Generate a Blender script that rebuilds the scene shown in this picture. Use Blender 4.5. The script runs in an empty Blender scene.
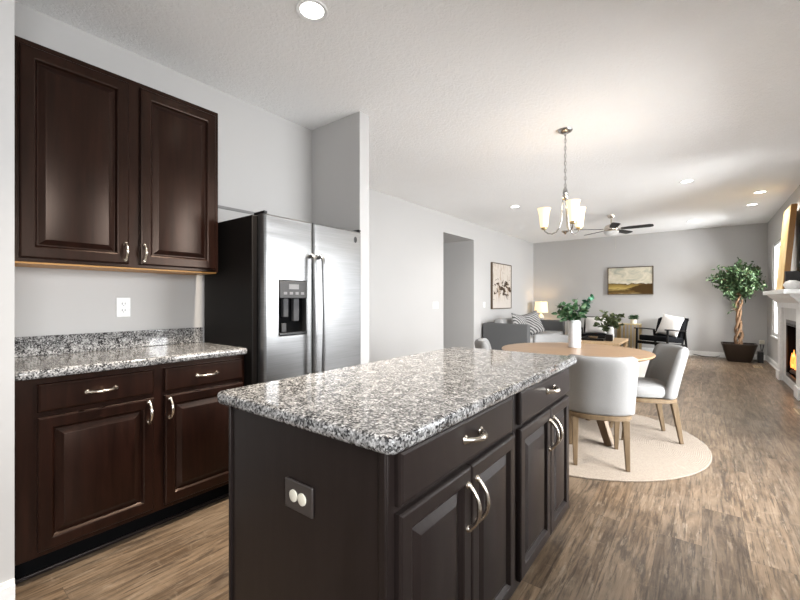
import bpy, bmesh, math, random
from mathutils import Vector, Matrix, Euler
from mathutils import noise as mnoise
random.seed(7)
SC = bpy.context.scene
COL = SC.collection
R = math.radians

# ------------------------------------------------------------------ camera
cam_d = bpy.data.cameras.new('camera'); cam = bpy.data.objects.new('camera', cam_d); COL.objects.link(cam)
cam.location = (0, 0, 1.21)
cam.rotation_euler = (R(90), 0, R(37.47))
cam_d.sensor_width = 36; cam_d.lens = 394 / 800 * 36
cam_d.clip_start = 0.03
SC.camera = cam
# ------------------------------------------------------------------ world, daylight, exposure
SC.view_settings.view_transform = 'Standard'; SC.view_settings.look = 'None'
SC.view_settings.gamma = 1; SC.view_settings.use_curve_mapping = False
SC.view_settings.exposure = 0.43
w = bpy.data.worlds.new('World'); SC.world = w; w.use_nodes = True
bg = w.node_tree.nodes['Background']; bg.inputs[0].default_value = (0.93, 0.96, 1.0, 1); bg.inputs[1].default_value = 2.2

def daylight(name, loc, rot, sx, sy, power, col=(0.95, 0.975, 1.0)):
    d = bpy.data.lights.new(name, 'AREA'); d.shape = 'RECTANGLE'; d.size = sx; d.size_y = sy
    d.energy = power; d.color = col; d.spread = R(150)
    o = bpy.data.objects.new(name, d); COL.objects.link(o); o.location = loc; o.rotation_euler = rot
    return o
# daylight lamps outside the openings; kitchen, near living and rear openings are added
daylight('daylight_patio_door', (1.5, 3.4, 1.3), (0, R(58), R(-14)), 2.0, 2.1, 195)
daylight('added_daylight_kitchen', (1.45, -0.3, 1.7), (0, R(62), 0), 1.05, 1.5, 80)  # unseen kitchen opening, added to bring in light from the right
daylight('daylight_living_window_far', (1.45, 9.4, 1.5), (0, R(66), R(-10)), 1.6, 0.95, 120)
daylight('added_daylight_living_near', (1.55, 5.3, 1.5), (0, R(68), R(-48)), 1.6, 1.1, 120)  # unseen opening, added and angled to brighten the living room and far wall
daylight('added_daylight_rear', (-0.9, -3.3, 1.5), (R(90), 0, 0), 1.3, 0.9, 14)  # weak fill for the added opening behind the camera

# ------------------------------------------------------------------ mesh builder
ORG = Vector((0, 0, 0))
class MB:
    def __init__(s): s.v = []; s.f = []
    def add(s, vs, fs):
        n = len(s.v); s.v += [tuple(p) for p in vs]; s.f += [tuple(i + n for i in f) for f in fs]; return s
    def hexa(s, p):
        return s.add(p, [(0,3,2,1),(4,5,6,7),(0,1,5,4),(1,2,6,5),(2,3,7,6),(3,0,4,7)])
    def box(s, x0, x1, y0, y1, z0, z1):
        return s.hexa([(x0,y0,z0),(x1,y0,z0),(x1,y1,z0),(x0,y1,z0),(x0,y0,z1),(x1,y0,z1),(x1,y1,z1),(x0,y1,z1)])
    def bar(s, a, b, w0, w1=None, d0=None, d1=None, up=(0, 0, 1)):
        """square bar from a to b, w across, d the other way"""
        w1 = w0 if w1 is None else w1; d0 = w0 if d0 is None else d0; d1 = w1 if d1 is None else d1
        a = Vector(a); b = Vector(b); t = (b - a).normalized(); u = Vector(up)
        if abs(t.dot(u)) > .98: u = Vector((0, 1, 0))
        x = u.cross(t).normalized(); y = t.cross(x)
        q = []
        for c, ww, dd in ((a, w0, d0), (b, w1, d1)):
            q += [c - x*ww/2 - y*dd/2, c + x*ww/2 - y*dd/2, c + x*ww/2 + y*dd/2, c - x*ww/2 + y*dd/2]
        return s.hexa(q)
    def tube(s, pts, r, n=10):
        pts = [Vector(p) for p in pts]; m = len(pts)
        rr = r if isinstance(r, (list, tuple)) else [r] * m
        vs = []; prev = None
        for i, p in enumerate(pts):
            t = (pts[min(i+1, m-1)] - pts[max(i-1, 0)]).normalized()
            if prev is None:
                a = Vector((0,0,1)) if abs(t.z) < .9 else Vector((1,0,0)); x = a.cross(t).normalized()
            else:
                x = (prev - t * prev.dot(t)).normalized()
            prev = x; y = t.cross(x)
            for k in range(n):
                c = 2*math.pi*k/n; vs.append(p + (x*math.cos(c) + y*math.sin(c)) * rr[i])
        fs = []
        for i in range(m-1):
            for k in range(n):
                a = i*n+k; b = i*n+(k+1) % n; fs.append((a, b, b+n, a+n))
        fs.append(tuple(range(n))[::-1]); fs.append(tuple(range((m-1)*n, m*n)))
        return s.add(vs, fs)
    def lathe(s, prof, n=24, c=(0,0,0), caps=True, M=None):
        vs = []
        for r, z in prof:
            for k in range(n):
                a = 2*math.pi*k/n; p = Vector((r*math.cos(a), r*math.sin(a), z))
                if M: p = M @ p
                vs.append((p.x+c[0], p.y+c[1], p.z+c[2]))
        fs = []; m = len(prof)
        for i in range(m-1):
            for k in range(n):
                a = i*n+k; b = i*n+(k+1) % n; fs.append((a, b, b+n, a+n))
        if caps: fs.append(tuple(range(n))[::-1]); fs.append(tuple(range((m-1)*n, m*n)))
        return s.add(vs, fs)
    def rings(s, rects, cap0=True, cap1=True):
        """nested rectangles (y0,y1,z0,z1,x) joined one to the next, facing +X"""
        vs = []
        for y0, y1, z0, z1, x in rects: vs += [(x,y0,z0),(x,y1,z0),(x,y1,z1),(x,y0,z1)]
        fs = []
        for i in range(len(rects)-1):
            for k in range(4):
                a = i*4+k; b = i*4+(k+1) % 4; fs.append((a, b, b+4, a+4))
        if cap0: fs.append((3,2,1,0))
        if cap1: n = 4*(len(rects)-1); fs.append((n, n+1, n+2, n+3))
        return s.add(vs, fs)
    def loft(s, loops, cap0=True, cap1=True):
        n = len(loops[0]); vs = [p for l in loops for p in l]; fs = []
        for i in range(len(loops)-1):
            for k in range(n):
                a = i*n+k; b = i*n+(k+1) % n; fs.append((a, b, b+n, a+n))
        if cap0: fs.append(tuple(range(n))[::-1])
        if cap1: fs.append(tuple(range((len(loops)-1)*n, len(loops)*n)))
        return s.add(vs, fs)
    def xf(s, M):
        s.v = [tuple(M @ Vector(p)) for p in s.v]; return s
    def build(s, name, m, parent=None, smooth=False, bevel=0, seg=2, sub=0, org=None, angle=40):
        o3 = Vector(org) if org is not None else (ORG if parent is not None else Vector((0,0,0)))
        me = bpy.data.meshes.new(name)
        me.from_pydata([tuple(Vector(p) - o3) for p in s.v], [], s.f); me.validate(); me.update()
        bm = bmesh.new(); bm.from_mesh(me); bmesh.ops.recalc_face_normals(bm, faces=bm.faces); bm.to_mesh(me); bm.free()
        me.materials.append(m)
        ob = bpy.data.objects.new(name, me); COL.objects.link(ob)
        if parent is not None: ob.parent = parent
        elif org is not None: ob.location = o3
        if bevel:
            b = ob.modifiers.new('b', 'BEVEL'); b.width = bevel; b.segments = seg; b.limit_method = 'ANGLE'; b.angle_limit = R(35)
            b.harden_normals = False
        if sub:
            q = ob.modifiers.new('s', 'SUBSURF'); q.levels = sub; q.render_levels = sub
        if smooth or bevel or sub:
            for p in me.polygons: p.use_smooth = True
            if not sub: me.set_sharp_from_angle(angle=R(angle))
        return ob

def thing(name, label, cat, loc=(0,0,0), rz=0, group=None, world=True):
    """an Empty at the base of a thing; parts built in world coordinates (world) or local ones"""
    global ORG
    o = bpy.data.objects.new(name, None); COL.objects.link(o); o.empty_display_size = .05
    o.location = loc; o.rotation_euler = (0, 0, rz)
    ORG = Vector(loc) if world else Vector((0,0,0))
    tag(o, label, cat, group); return o
def tag(o, label, cat, group=None, kind=None):
    if label: o['label'] = label
    if cat: o['category'] = cat
    if group: o['group'] = group
    if kind: o['kind'] = kind
    return o
def struct(name, mb, m, label=None, **k):
    o = mb.build(name, m, **k); o['kind'] = 'structure'
    if label: o['label'] = label
    return o
def dup(root, loc, rz, label, group=None):
    def cp(o, par):
        c = o.copy(); COL.objects.link(c); c.parent = par
        for ch in list(o.children): cp(ch, c)
        return c
    r = cp(root, None); r.location = loc; r.rotation_euler = (0, 0, rz); r['label'] = label
    if group: r['group'] = group
    return r

# ------------------------------------------------------------------ materials
class NT:
    def __init__(s, name):
        s.m = bpy.data.materials.new(name); s.m.use_nodes = True; s.t = s.m.node_tree; s.b = s.t.nodes['Principled BSDF']
        s.co = s.n('ShaderNodeTexCoord')
    def n(s, ty, **k):
        x = s.t.nodes.new(ty)
        for a, v in k.items(): setattr(x, a, v)
        return x
    def l(s, a, b): s.t.links.new(a, b)
    def set(s, **k):
        for a, v in k.items():
            a = a.replace('_', ' ')
            s.b.inputs[a].default_value = v if not (isinstance(v, tuple) and len(v) == 3) else (*v, 1)
        return s
    def mapped(s, scale=(1,1,1), rot=(0,0,0), loc=(0,0,0), src='Object'):
        mp = s.n('ShaderNodeMapping'); mp.inputs['Scale'].default_value = scale; mp.inputs['Rotation'].default_value = rot; mp.inputs['Location'].default_value = loc
        s.l(s.co.outputs[src], mp.inputs[0]); return mp.outputs[0]
    def noise(s, vec, scale, detail=3, rough=.5, dist=0):
        x = s.n('ShaderNodeTexNoise'); x.inputs['Scale'].default_value = scale; x.inputs['Detail'].default_value = detail
        x.inputs['Roughness'].default_value = rough; x.inputs['Distortion'].default_value = dist; s.l(vec, x.inputs['Vector']); return x.outputs[0]
    def ramp(s, fac, stops, interp='LINEAR'):
        x = s.n('ShaderNodeValToRGB'); cr = x.color_ramp; cr.interpolation = interp
        while len(cr.elements) < len(stops): cr.elements.new(.5)
        for e, (p, c) in zip(cr.elements, stops):
            e.position = p; e.color = (*c, 1) if len(c) == 3 else c
        s.l(fac, x.inputs[0]); return x.outputs[0]
    def mix(s, fac, a, b, mode='MIX'):
        x = s.n('ShaderNodeMix', data_type='RGBA', blend_type=mode)
        if hasattr(fac, 'links'): s.l(fac, x.inputs[0])
        else: x.inputs[0].default_value = fac
        for i, q in ((6, a), (7, b)):
            if hasattr(q, 'links'): s.l(q, x.inputs[i])
            else: x.inputs[i].default_value = (*q, 1)
        return x.outputs[2]
    def math(s, op, a, b=None):
        x = s.n('ShaderNodeMath', operation=op)
        for i, q in enumerate((a, b)):
            if q is None: continue
            if hasattr(q, 'links'): s.l(q, x.inputs[i])
            else: x.inputs[i].default_value = q
        return x.outputs[0]
    def bump(s, h, strength, dist=.01):
        x = s.n('ShaderNodeBump'); x.inputs['Strength'].default_value = strength; x.inputs['Distance'].default_value = dist
        s.l(h, x.inputs['Height']); s.l(x.outputs[0], s.b.inputs['Normal'])
    def color(s, c): s.l(c, s.b.inputs['Base Color'])

def plain(name, col, rough=.5, metal=0, nz=0, nscale=40, **k):
    t = NT(name); t.set(Base_Color=col, Roughness=rough, Metallic=metal)
    for a, v in k.items(): t.set(**{a: v})
    v = t.mapped()
    h = t.noise(v, nscale, 3)
    if nz:
        t.bump(h, nz, .003)
    t.color(t.ramp(h, [(.3, tuple(c*.94 for c in col)), (.7, tuple(min(1, c*1.05) for c in col))]))
    return t.m
M = {}
def wall_mat(name, col):
    t = NT(name); t.set(Roughness=.85, Specular_IOR_Level=.25)
    v = t.mapped(); t.color(t.ramp(t.noise(v, 1.3, 2), [(.3, tuple(c*.98 for c in col)), (.7, col)]))
    t.bump(t.noise(v, 220, 2), .06, .002); return t.m
M['wall'] = wall_mat('wall_paint', (.50, .488, .475))
t = NT('ceiling_paint'); t.set(Roughness=.95, Specular_IOR_Level=.1); v = t.mapped()
t.color(t.ramp(t.noise(v, 2, 2), [(.3, (.86,.852,.84)), (.7, (.88,.872,.86))]))
h = t.noise(v, 34, 4, .6, .8); t.bump(t.ramp(h, [(.42, (0,0,0)), (.58, (1,1,1))]), .4, .005); M['ceiling'] = t.m
M['white'] = plain('white_trim_paint', (.80,.80,.79), .4)
# plank floor
t = NT('wood_plank_floor'); v = t.mapped((1,1,1), (0,0,R(90)))
br = t.n('ShaderNodeTexBrick'); br.offset = .37; br.offset_frequency = 2; br.squash = 1
br.inputs['Scale'].default_value = 1; br.inputs['Brick Width'].default_value = 1.22; br.inputs['Row Height'].default_value = .178
br.inputs['Mortar Size'].default_value = .0012; br.inputs['Mortar Smooth'].default_value = .1; br.inputs['Bias'].default_value = 0
br.inputs['Color1'].default_value = (0,0,0,1); br.inputs['Color2'].default_value = (1,1,1,1); br.inputs['Mortar'].default_value = (.5,.5,.5,1)
t.l(v, br.inputs['Vector'])
# per plank offset of the grain
sep = t.n('ShaderNodeVectorMath', operation='MULTIPLY_ADD'); t.l(br.outputs['Color'], sep.inputs[0]); sep.inputs[1].default_value = (7, 3, 5); t.l(v, sep.inputs[2])
mp = t.n('ShaderNodeMapping'); mp.inputs['Scale'].default_value = (1.1, 9, 1); t.l(sep.outputs[0], mp.inputs[0])
g1 = t.noise(mp.outputs[0], 2.2, 8, .62, .9)
mp2 = t.n('ShaderNodeMapping'); mp2.inputs['Scale'].default_value = (1.3, 26, 1); t.l(sep.outputs[0], mp2.inputs[0])
g2 = t.noise(mp2.outputs[0], 3.0, 6, .7, .4)
g3 = t.noise(sep.outputs[0], 2.6, 5, .6, .5)
mp4 = t.n('ShaderNodeMapping'); mp4.inputs['Scale'].default_value = (14, 7, 1); t.l(sep.outputs[0], mp4.inputs[0])
g4 = t.noise(mp4.outputs[0], 2.0, 4, .6, .8)
base = t.ramp(g1, [(.28, (.042,.027,.016)), (.42, (.115,.077,.048)), (.55, (.200,.139,.088)), (.72, (.33,.238,.155))])
base = t.mix(t.ramp(g3, [(.40, (0,0,0)), (.70, (.7,.7,.7))]), base, (.30,.228,.158))
base = t.mix(t.ramp(g2, [(.50, (0,0,0)), (.64, (.85,.85,.85))]), base, (.055,.036,.023))
base = t.mix(t.ramp(g4, [(.60, (0,0,0)), (.74, (.3,.3,.3))]), base, (.40,.315,.225))
mp5 = t.n('ShaderNodeMapping'); mp5.inputs['Scale'].default_value = (.75, 5.2, 1); mp5.inputs['Location'].default_value = (3, 8, 0); t.l(sep.outputs[0], mp5.inputs[0])
g5 = t.noise(mp5.outputs[0], 3.4, 7, .66, .5)
base = t.mix(t.ramp(g5, [(.54, (0,0,0)), (.66, (.8,.8,.8))]), base, (.052,.037,.027))
g6 = t.noise(mp5.outputs[0], 7.0, 5, .7, .3)
base = t.mix(t.ramp(g6, [(.56, (0,0,0)), (.70, (.6,.6,.6))]), base, (.42,.34,.25))
tone = t.ramp(br.outputs['Color'], [(0, (.60,.60,.615)), (1, (.90,.88,.86))])
base = t.mix(1, base, tone, 'MULTIPLY')
base = t.mix(t.math('MULTIPLY', br.outputs['Fac'], .65), base, (.05,.035,.025))
t.color(base); t.l(t.ramp(g1, [(.3, (.42,.42,.42)), (.7, (.30,.30,.30))]), t.b.inputs['Roughness'])
t.set(Specular_IOR_Level=.45)
t.bump(t.math('SUBTRACT', g1, br.outputs['Fac']), .12, .004); M['floor'] = t.m
# granite
t = NT('speckled_granite'); v = t.mapped()
def vor(scale, feat='F1', rnd=1):
    x = t.n('ShaderNodeTexVoronoi', feature=feat); x.inputs['Scale'].default_value = scale; x.inputs['Randomness'].default_value = rnd
    wv = t.n('ShaderNodeVectorMath', operation='ADD'); nn = t.n('ShaderNodeTexNoise'); nn.inputs['Scale'].default_value = scale*1.2; nn.inputs['Detail'].default_value = 2
    t.l(v, nn.inputs['Vector']); sc = t.n('ShaderNodeVectorMath', operation='SCALE'); t.l(nn.outputs['Color'], sc.inputs[0]); sc.inputs['Scale'].default_value = .9/scale
    t.l(v, wv.inputs[0]); t.l(sc.outputs[0], wv.inputs[1]); t.l(wv.outputs[0], x.inputs['Vector']); return x
c1 = vor(190); s1 = t.n('ShaderNodeSeparateColor'); t.l(c1.outputs['Color'], s1.inputs[0])
big = t.noise(v, 26, 5, .65, .5)
sel = t.math('ADD', t.math('MULTIPLY', s1.outputs[0], .62), t.math('MULTIPLY', t.math('SUBTRACT', big, .32), 1.05))
col = t.ramp(sel, [(0, (.022,.021,.022)), (.26, (.060,.059,.059)), (.37, (.138,.135,.132)), (.48, (.235,.23,.225)), (.61, (.345,.337,.33)), (.77, (.51,.503,.493))], 'CONSTANT')
t.color(col); t.set(Roughness=.09, Specular_IOR_Level=.55); M['granite'] = t.m
def darkwood(name, lo, hi, rough, tint=(1,1,1)):
    t = NT(name); v = t.mapped((9, 9, .8)); g = t.noise(v, 3.5, 6, .6, .6)
    t.color(t.ramp(g, [(.3, lo), (.7, hi)])); t.set(Roughness=rough, Specular_IOR_Level=.30, Specular_Tint=tint)
    t.bump(t.noise(t.mapped((40,40,3)), 4, 3), .03, .002); return t.m
M['espresso'] = darkwood('espresso_stained_wood', (.0055,.0020,.0014), (.0165,.0058,.0038), .31, (1,.76,.62))
M['island'] = darkwood('dark_wood_sky_greyed', (.011,.0076,.0068), (.017,.012,.011), .38, (1,.92,.88))  # same dark wood, with the grey of reflected sky put into its colour
M['maple'] = plain('raw_maple_edge', (.50,.24,.055), .5)
M['toe'] = plain('black_toe_kick', (.003,.003,.0033), .8, Specular_IOR_Level=.05)
M['nickel'] = plain('satin_nickel', (.72,.655,.57), .25, 1)
t = NT('brushed_stainless'); v = t.mapped((1, 1, 90)); h = t.noise(v, 4, 3)
t.set(Metallic=1.0, Roughness=.36, Anisotropic=.35); t.color(t.ramp(h, [(.3, (.235,.235,.235)), (.7, (.285,.285,.285))]))
t.bump(t.noise(t.mapped((1.2, 1.2, 5)), 1.6, 1), .10, .03); M['steel'] = t.m
M['bright_nickel'] = plain('brushed_bright_nickel', (.46,.455,.445), .22, 1)
M['fridge_black'] = plain('black_textured_steel', (.006,.0047,.0042), .5, 0, .25, 300, Specular_IOR_Level=.14)
M['black_gloss'] = plain('black_gloss_plastic', (.006,.006,.007), .3)
M['grey_plastic'] = plain('grey_plastic', (.05,.05,.052), .5, Specular_IOR_Level=.2)
M['fabric'] = plain('pale_grey_upholstery', (.255,.249,.241), .95, 0, .5, 260)
M['oakleg'] = darkwood('weathered_oak', (.11,.074,.040), (.19,.132,.078), .5)
t = NT('oak_table_top'); v = t.mapped((1.2, 14, 1)); g = t.noise(v, 2.5, 6, .6, .5)
t.color(t.ramp(g, [(.3, (.25,.142,.070)), (.7, (.36,.222,.122))])); t.set(Roughness=.35); M['oak'] = t.m
M['tableleg'] = darkwood('walnut_table_leg', (.13,.085,.048), (.20,.135,.08), .45)
t = NT('braided_jute'); v = t.mapped()
sx = t.n('ShaderNodeVectorMath', operation='LENGTH'); t.l(v, sx.inputs[0])
rg = t.math('SINE', t.math('MULTIPLY', sx.outputs['Value'], 480.0))
nz = t.noise(v, 120, 3)
t.color(t.mix(t.ramp(nz, [(.3, (0,0,0)), (.7, (1,1,1))]), (.23,.187,.145), (.30,.25,.20))); t.set(Roughness=.95)
t.bump(t.math('ADD', t.math('MULTIPLY', rg, .6), nz), .55, .004); M['jute'] = t.m
M['ceramic'] = plain('white_matte_ceramic', (.62,.615,.605), .45)
def leafy(name, cols):
    t = NT(name); v = t.mapped(); g = t.noise(v, 14, 2, .6)
    t.color(t.ramp(g, [(.32, cols[0]), (.5, cols[1]), (.68, cols[2])])); t.set(Roughness=.45, Specular_IOR_Level=.25); return t.m
M['ficus'] = leafy('ficus_leaf', ((.012,.026,.009), (.035,.068,.026), (.13,.18,.085)))
M['leaf'] = leafy('green_leaf', ((.015,.04,.015), (.035,.085,.035), (.14,.21,.12)))
M['leaf_blue'] = leafy('blue_green_leaf', ((.03,.10,.055), (.05,.15,.085), (.10,.24,.15)))
M['leaf_olive'] = leafy('olive_leaf', ((.03,.045,.02), (.085,.11,.05), (.22,.24,.13)))
M['stems'] = plain('plant_stem', (.09,.07,.035), .7)
M['trunk'] = plain('braided_bark', (.20,.115,.06), .8, 0, .6, 30)
M['pot'] = plain('dark_bronze_pot', (.020,.011,.006), .42)
M['soil'] = plain('potting_soil', (.03,.022,.015), .95, 0, .6, 60)
M['sofa'] = plain('charcoal_sofa_fabric', (.095,.095,.096), .95, 0, .5, 180)
M['sofa_light'] = plain('grey_sofa_cushion', (.30,.296,.29), .95, 0, .5, 180)
t = NT('chevron_knit'); v = t.mapped((1,1,1)); wv = t.n('ShaderNodeTexWave', wave_type='BANDS', bands_direction='DIAGONAL'); wv.inputs['Scale'].default_value = 8; wv.inputs['Distortion'].default_value = 3
t.l(v, wv.inputs['Vector']); t.color(t.ramp(wv.outputs['Fac'], [(.35, (.07,.068,.066)), (.6, (.36,.352,.345))])); t.set(Roughness=.95); M['knit'] = t.m
M['pillow_white'] = plain('off_white_linen', (.74,.72,.70), .95, 0, .5, 120)
M['black_wood'] = plain('black_stained_wood', (.006,.005,.0045), .4, Specular_IOR_Level=.25)
M['black_cloth'] = plain('black_upholstery', (.007,.007,.008), .9, 0, .4, 200, Specular_IOR_Level=.1)
M['gold'] = plain('brushed_gold', (.62,.47,.23), .35, 1)
M['gold_top'] = plain('pale_brass_top', (.66,.55,.30), .4, .6)
M['lightwood'] = darkwood('light_oak', (.32,.215,.118), (.43,.30,.18), .5)
M['rug'] = plain('pale_wool_rug', (.60,.59,.57), 1, 0, .8, 90)
t = NT('bronze_picture_frame'); t.set(Base_Color=(.09,.058,.032), Roughness=.4); M['frame'] = t.m
M['dark_grey'] = plain('dark_grey_matte', (.032,.031,.031), .6, Specular_IOR_Level=.2)
M['tile'] = plain('pale_stone_surround', (.58,.575,.565), .35, 0, 0, 6)
M['firebox'] = plain('firebox_black', (.006,.005,.0045), .85, Specular_IOR_Level=.1)
M['log'] = plain('charred_log', (.06,.03,.018), .9, 0, .8, 30)
M['brass_metal'] = plain('warm_brass', (.55,.40,.20), .3, 1)
M['vent'] = plain('tan_floor_vent', (.42,.31,.19), .5)
M['cream'] = plain('cream_plastic', (.70,.66,.55), .4)
M['cable'] = plain('black_cable', (.01,.01,.01), .5)
def emit(name, col, st):
    t = NT(name); t.set(Base_Color=col, Roughness=.5, Emission_Color=col, Emission_Strength=st); return t.m
M['lens'] = emit('lit_downlight_lens', (1,.97,.92), 9)
M['shade_glass'] = emit('lit_frosted_glass', (1,.80,.48), .8)
M['lamp_shade'] = emit('lit_linen_shade', (1,.80,.47), .62)
t = NT('flame'); v = t.mapped((1,1,1)); t.set(Base_Color=(1,.35,.06), Emission_Strength=1.5)
t.l(t.ramp(t.noise(v, 9, 2), [(.35, (.9,.13,.015)), (.6, (1,.42,.09)), (.75, (1,.75,.4))]), t.b.inputs['Emission Color']); M['flame'] = t.m
# clear window glass
m = bpy.data.materials.new('window_glass'); m.use_nodes = True; nt = m.node_tree; nt.nodes.clear()
o_ = nt.nodes.new('ShaderNodeOutputMaterial'); mx = nt.nodes.new('ShaderNodeMixShader'); tr = nt.nodes.new('ShaderNodeBsdfTransparent'); gl = nt.nodes.new('ShaderNodeBsdfGlossy'); fr = nt.nodes.new('ShaderNodeFresnel')
gl.inputs['Roughness'].default_value = .02; fr.inputs['IOR'].default_value = 1.3
nt.links.new(fr.outputs[0], mx.inputs[0]); nt.links.new(tr.outputs[0], mx.inputs[1]); nt.links.new(gl.outputs[0], mx.inputs[2]); nt.links.new(mx.outputs[0], o_.inputs[0]); M['glass'] = m

# ------------------------------------------------------------------ room shell
CE = 2.755; XL = -2.82; XW = -3.65; XR = 1.04; YB = 10.74; YF = -3.0
b = MB().box(-5.4, 1.3, -3.3, 11.0, -.12, 0); struct('floor', b, M['floor'], 'grey-brown wood plank floor')
b = MB().box(-5.4, 1.3, -3.3, 11.0, CE, CE+.12); struct('ceiling', b, M['ceiling'], 'white textured ceiling')
def wall_y(x0, x1, ya, yb, holes, z1=CE):
    """wall along Y between x0 and x1 with rectangular holes (y0,y1,z0,z1)"""
    m = MB(); y = ya
    for (h0, h1, z0, zt) in sorted(holes):
        if h0 > y: m.box(x0, x1, y, h0, 0, z1)
        if z0 > 0: m.box(x0, x1, h0, h1, 0, z0)
        if zt < z1: m.box(x0, x1, h0, h1, zt, z1)
        y = h1
    if y < yb: m.box(x0, x1, y, yb, 0, z1)
    return m
struct('wall_left', MB().box(XL-.12, XL, YF, 2.36, 0, CE), M['wall'], 'grey kitchen wall behind the cabinets')
struct('wall_left_stub', MB().box(XL, -2.17, .19, .311, 0, CE), M['wall'], 'short wall end beside the cabinets')
struct('wall_left_pantry', MB().box(XW, -2.225, 2.36, 2.475, 0, CE), M['wall'], 'wall stub beyond the refrigerator')
DW = (6.03, 7.21, 0, 2.42)
struct('wall_left_living', wall_y(XW-.12, XW, 2.475, YB, [DW]), M['wall'], 'long grey living room wall with doorway')
b = MB().box(-5.3, XW-.12, 7.21, 7.33, 0, CE); b.box(-5.3, XW-.12, 5.91, 6.03, 0, CE); b.box(-5.42, -5.3, 5.91, 7.33, 0, CE); b.box(-5.3, XW-.12, 6.03, 7.21, 2.42, CE)
struct('wall_left_passage', b, M['wall'], 'grey passage walls behind the doorway')
struct('wall_back', MB().box(XW-.12, XR+.4, YB, YB+.12, 0, CE), M['wall'], 'grey far living room wall')
W1 = (9.05, 10.02, .56, 2.24); W2 = (4.9, 6.35, .56, 2.24); D1 = (2.4, 4.6, 0, 2.1); W3 = (-1.1, .5, 1.0, 2.1); FB = (7.15, 7.95, .12, .93)
struct('wall_right', wall_y(XR, XR+.14, YF, YB, [W1, W2, D1, W3, FB]), M['wall'], 'right wall with windows and fireplace')
b = MB().box(XL-.12, -1.6, YF-.12, YF, 0, CE); b.box(-.2, XR+.14, YF-.12, YF, 0, CE); b.box(-1.6, -.2, YF-.12, YF, 0, 1.0); b.box(-1.6, -.2, YF-.12, YF, 2.0, CE)
struct('wall_front', b, M['wall'], 'wall behind the camera with an added window')
# baseboards
def base_y(x, s, y0, y1):
    m = MB(); m.box(min(x, x+s*.014), max(x, x+s*.014), y0, y1, 0, .085); m.box(min(x, x+s*.008), max(x, x+s*.008), y0, y1, .085, .105); m.box(min(x, x+s*.024), max(x, x+s*.024), y0, y1, 0, .018); return m
def base_x(y, s, x0, x1):
    m = MB(); m.box(x0, x1, min(y, y+s*.014), max(y, y+s*.014), 0, .085); m.box(x0, x1, min(y, y+s*.008), max(y, y+s*.008), .085, .105); m.box(x0, x1, min(y, y+s*.024), max(y, y+s*.024), 0, .018); return m
struct('baseboard_back', base_x(YB, -1, XW+.03, XR-.03), M['white'])
b = base_y(XW, 1, 2.475, 6.03); m2 = base_y(XW, 1, 7.21, YB); b.add(m2.v, m2.f); struct('baseboard_left', b, M['white'])
b = base_y(XR, -1, 8.5, YB); m2 = base_y(XR, -1, 4.72, 6.6); b.add(m2.v, m2.f); m2 = base_y(XR, -1, YF, 2.28); b.add(m2.v, m2.f); struct('baseboard_right', b, M['white'])
struct('baseboard_stub', base_y(-2.17, 1, .19, .311), M['white'])
struct('baseboard_pantry', base_y(-2.225, 1, 2.36, 2.475), M['white'])
# windows
def window(n, y0, y1, z0, z1, x=XR, door=False):
    f = MB(); d0, d1 = x+.02, x+.10; t_ = .05
    f.box(d0, d1, y0, y0+t_, z0, z1); f.box(d0, d1, y1-t_, y1, z0, z1); f.box(d0, d1, y0+t_, y1-t_, z1-t_, z1); f.box(d0, d1, y0+t_, y1-t_, z0, z0+t_)
    if door: f.box(d0, d1, (y0+y1)/2-.05, (y0+y1)/2+.05, z0+t_, z1-t_)
    else: f.box(d0+.01, d1-.01, y0+t_, y1-t_, (z0+z1)/2-.02, (z0+z1)/2+.02)
    o = f.build(n, M['white'], bevel=.004); o['kind'] = 'structure'
    p = MB().box(x+.055, x+.061, y0+t_, y1-t_, z0+t_, z1-t_).build('pane', M['glass'], org=(0,0,0)); p.parent = o
    if not door:
        s = MB().box(x-.03, x+.02, y0-.04, y1+.04, z0-.025, z0).build('window_sill', M['white'], org=(0,0,0), bevel=.004); s.parent = o
    return o
window('window_1', *W1); window('added_window_living', *W2); window('added_window_kitchen', *W3); window('door_1', *D1, door=True)  # near living and kitchen windows are unseen, added as light openings
f = MB(); f.box(-1.6, -1.55, YF-.1, YF-.02, 1.0, 2.0); f.box(-.25, -.2, YF-.1, YF-.02, 1.0, 2.0); f.box(-1.55, -.25, YF-.1, YF-.02, 1.0, 1.05); f.box(-1.55, -.25, YF-.1, YF-.02, 1.95, 2.0)
o = f.build('added_window_rear', M['white'], bevel=.004); o['kind'] = 'structure'  # unseen rear window, added to let daylight in
p = MB().box(-1.55, -.25, YF-.062, YF-.056, 1.05, 1.95).build('pane', M['glass'], org=(0,0,0)); p.parent = o
struct('trim_1', MB().box(XL, XL+.012, 1.42, 2.30, 1.885, 1.905), plain('grey_trim_strip', (.20,.195,.19), .6), 'thin grey strip on wall above the refrigerator')

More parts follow.
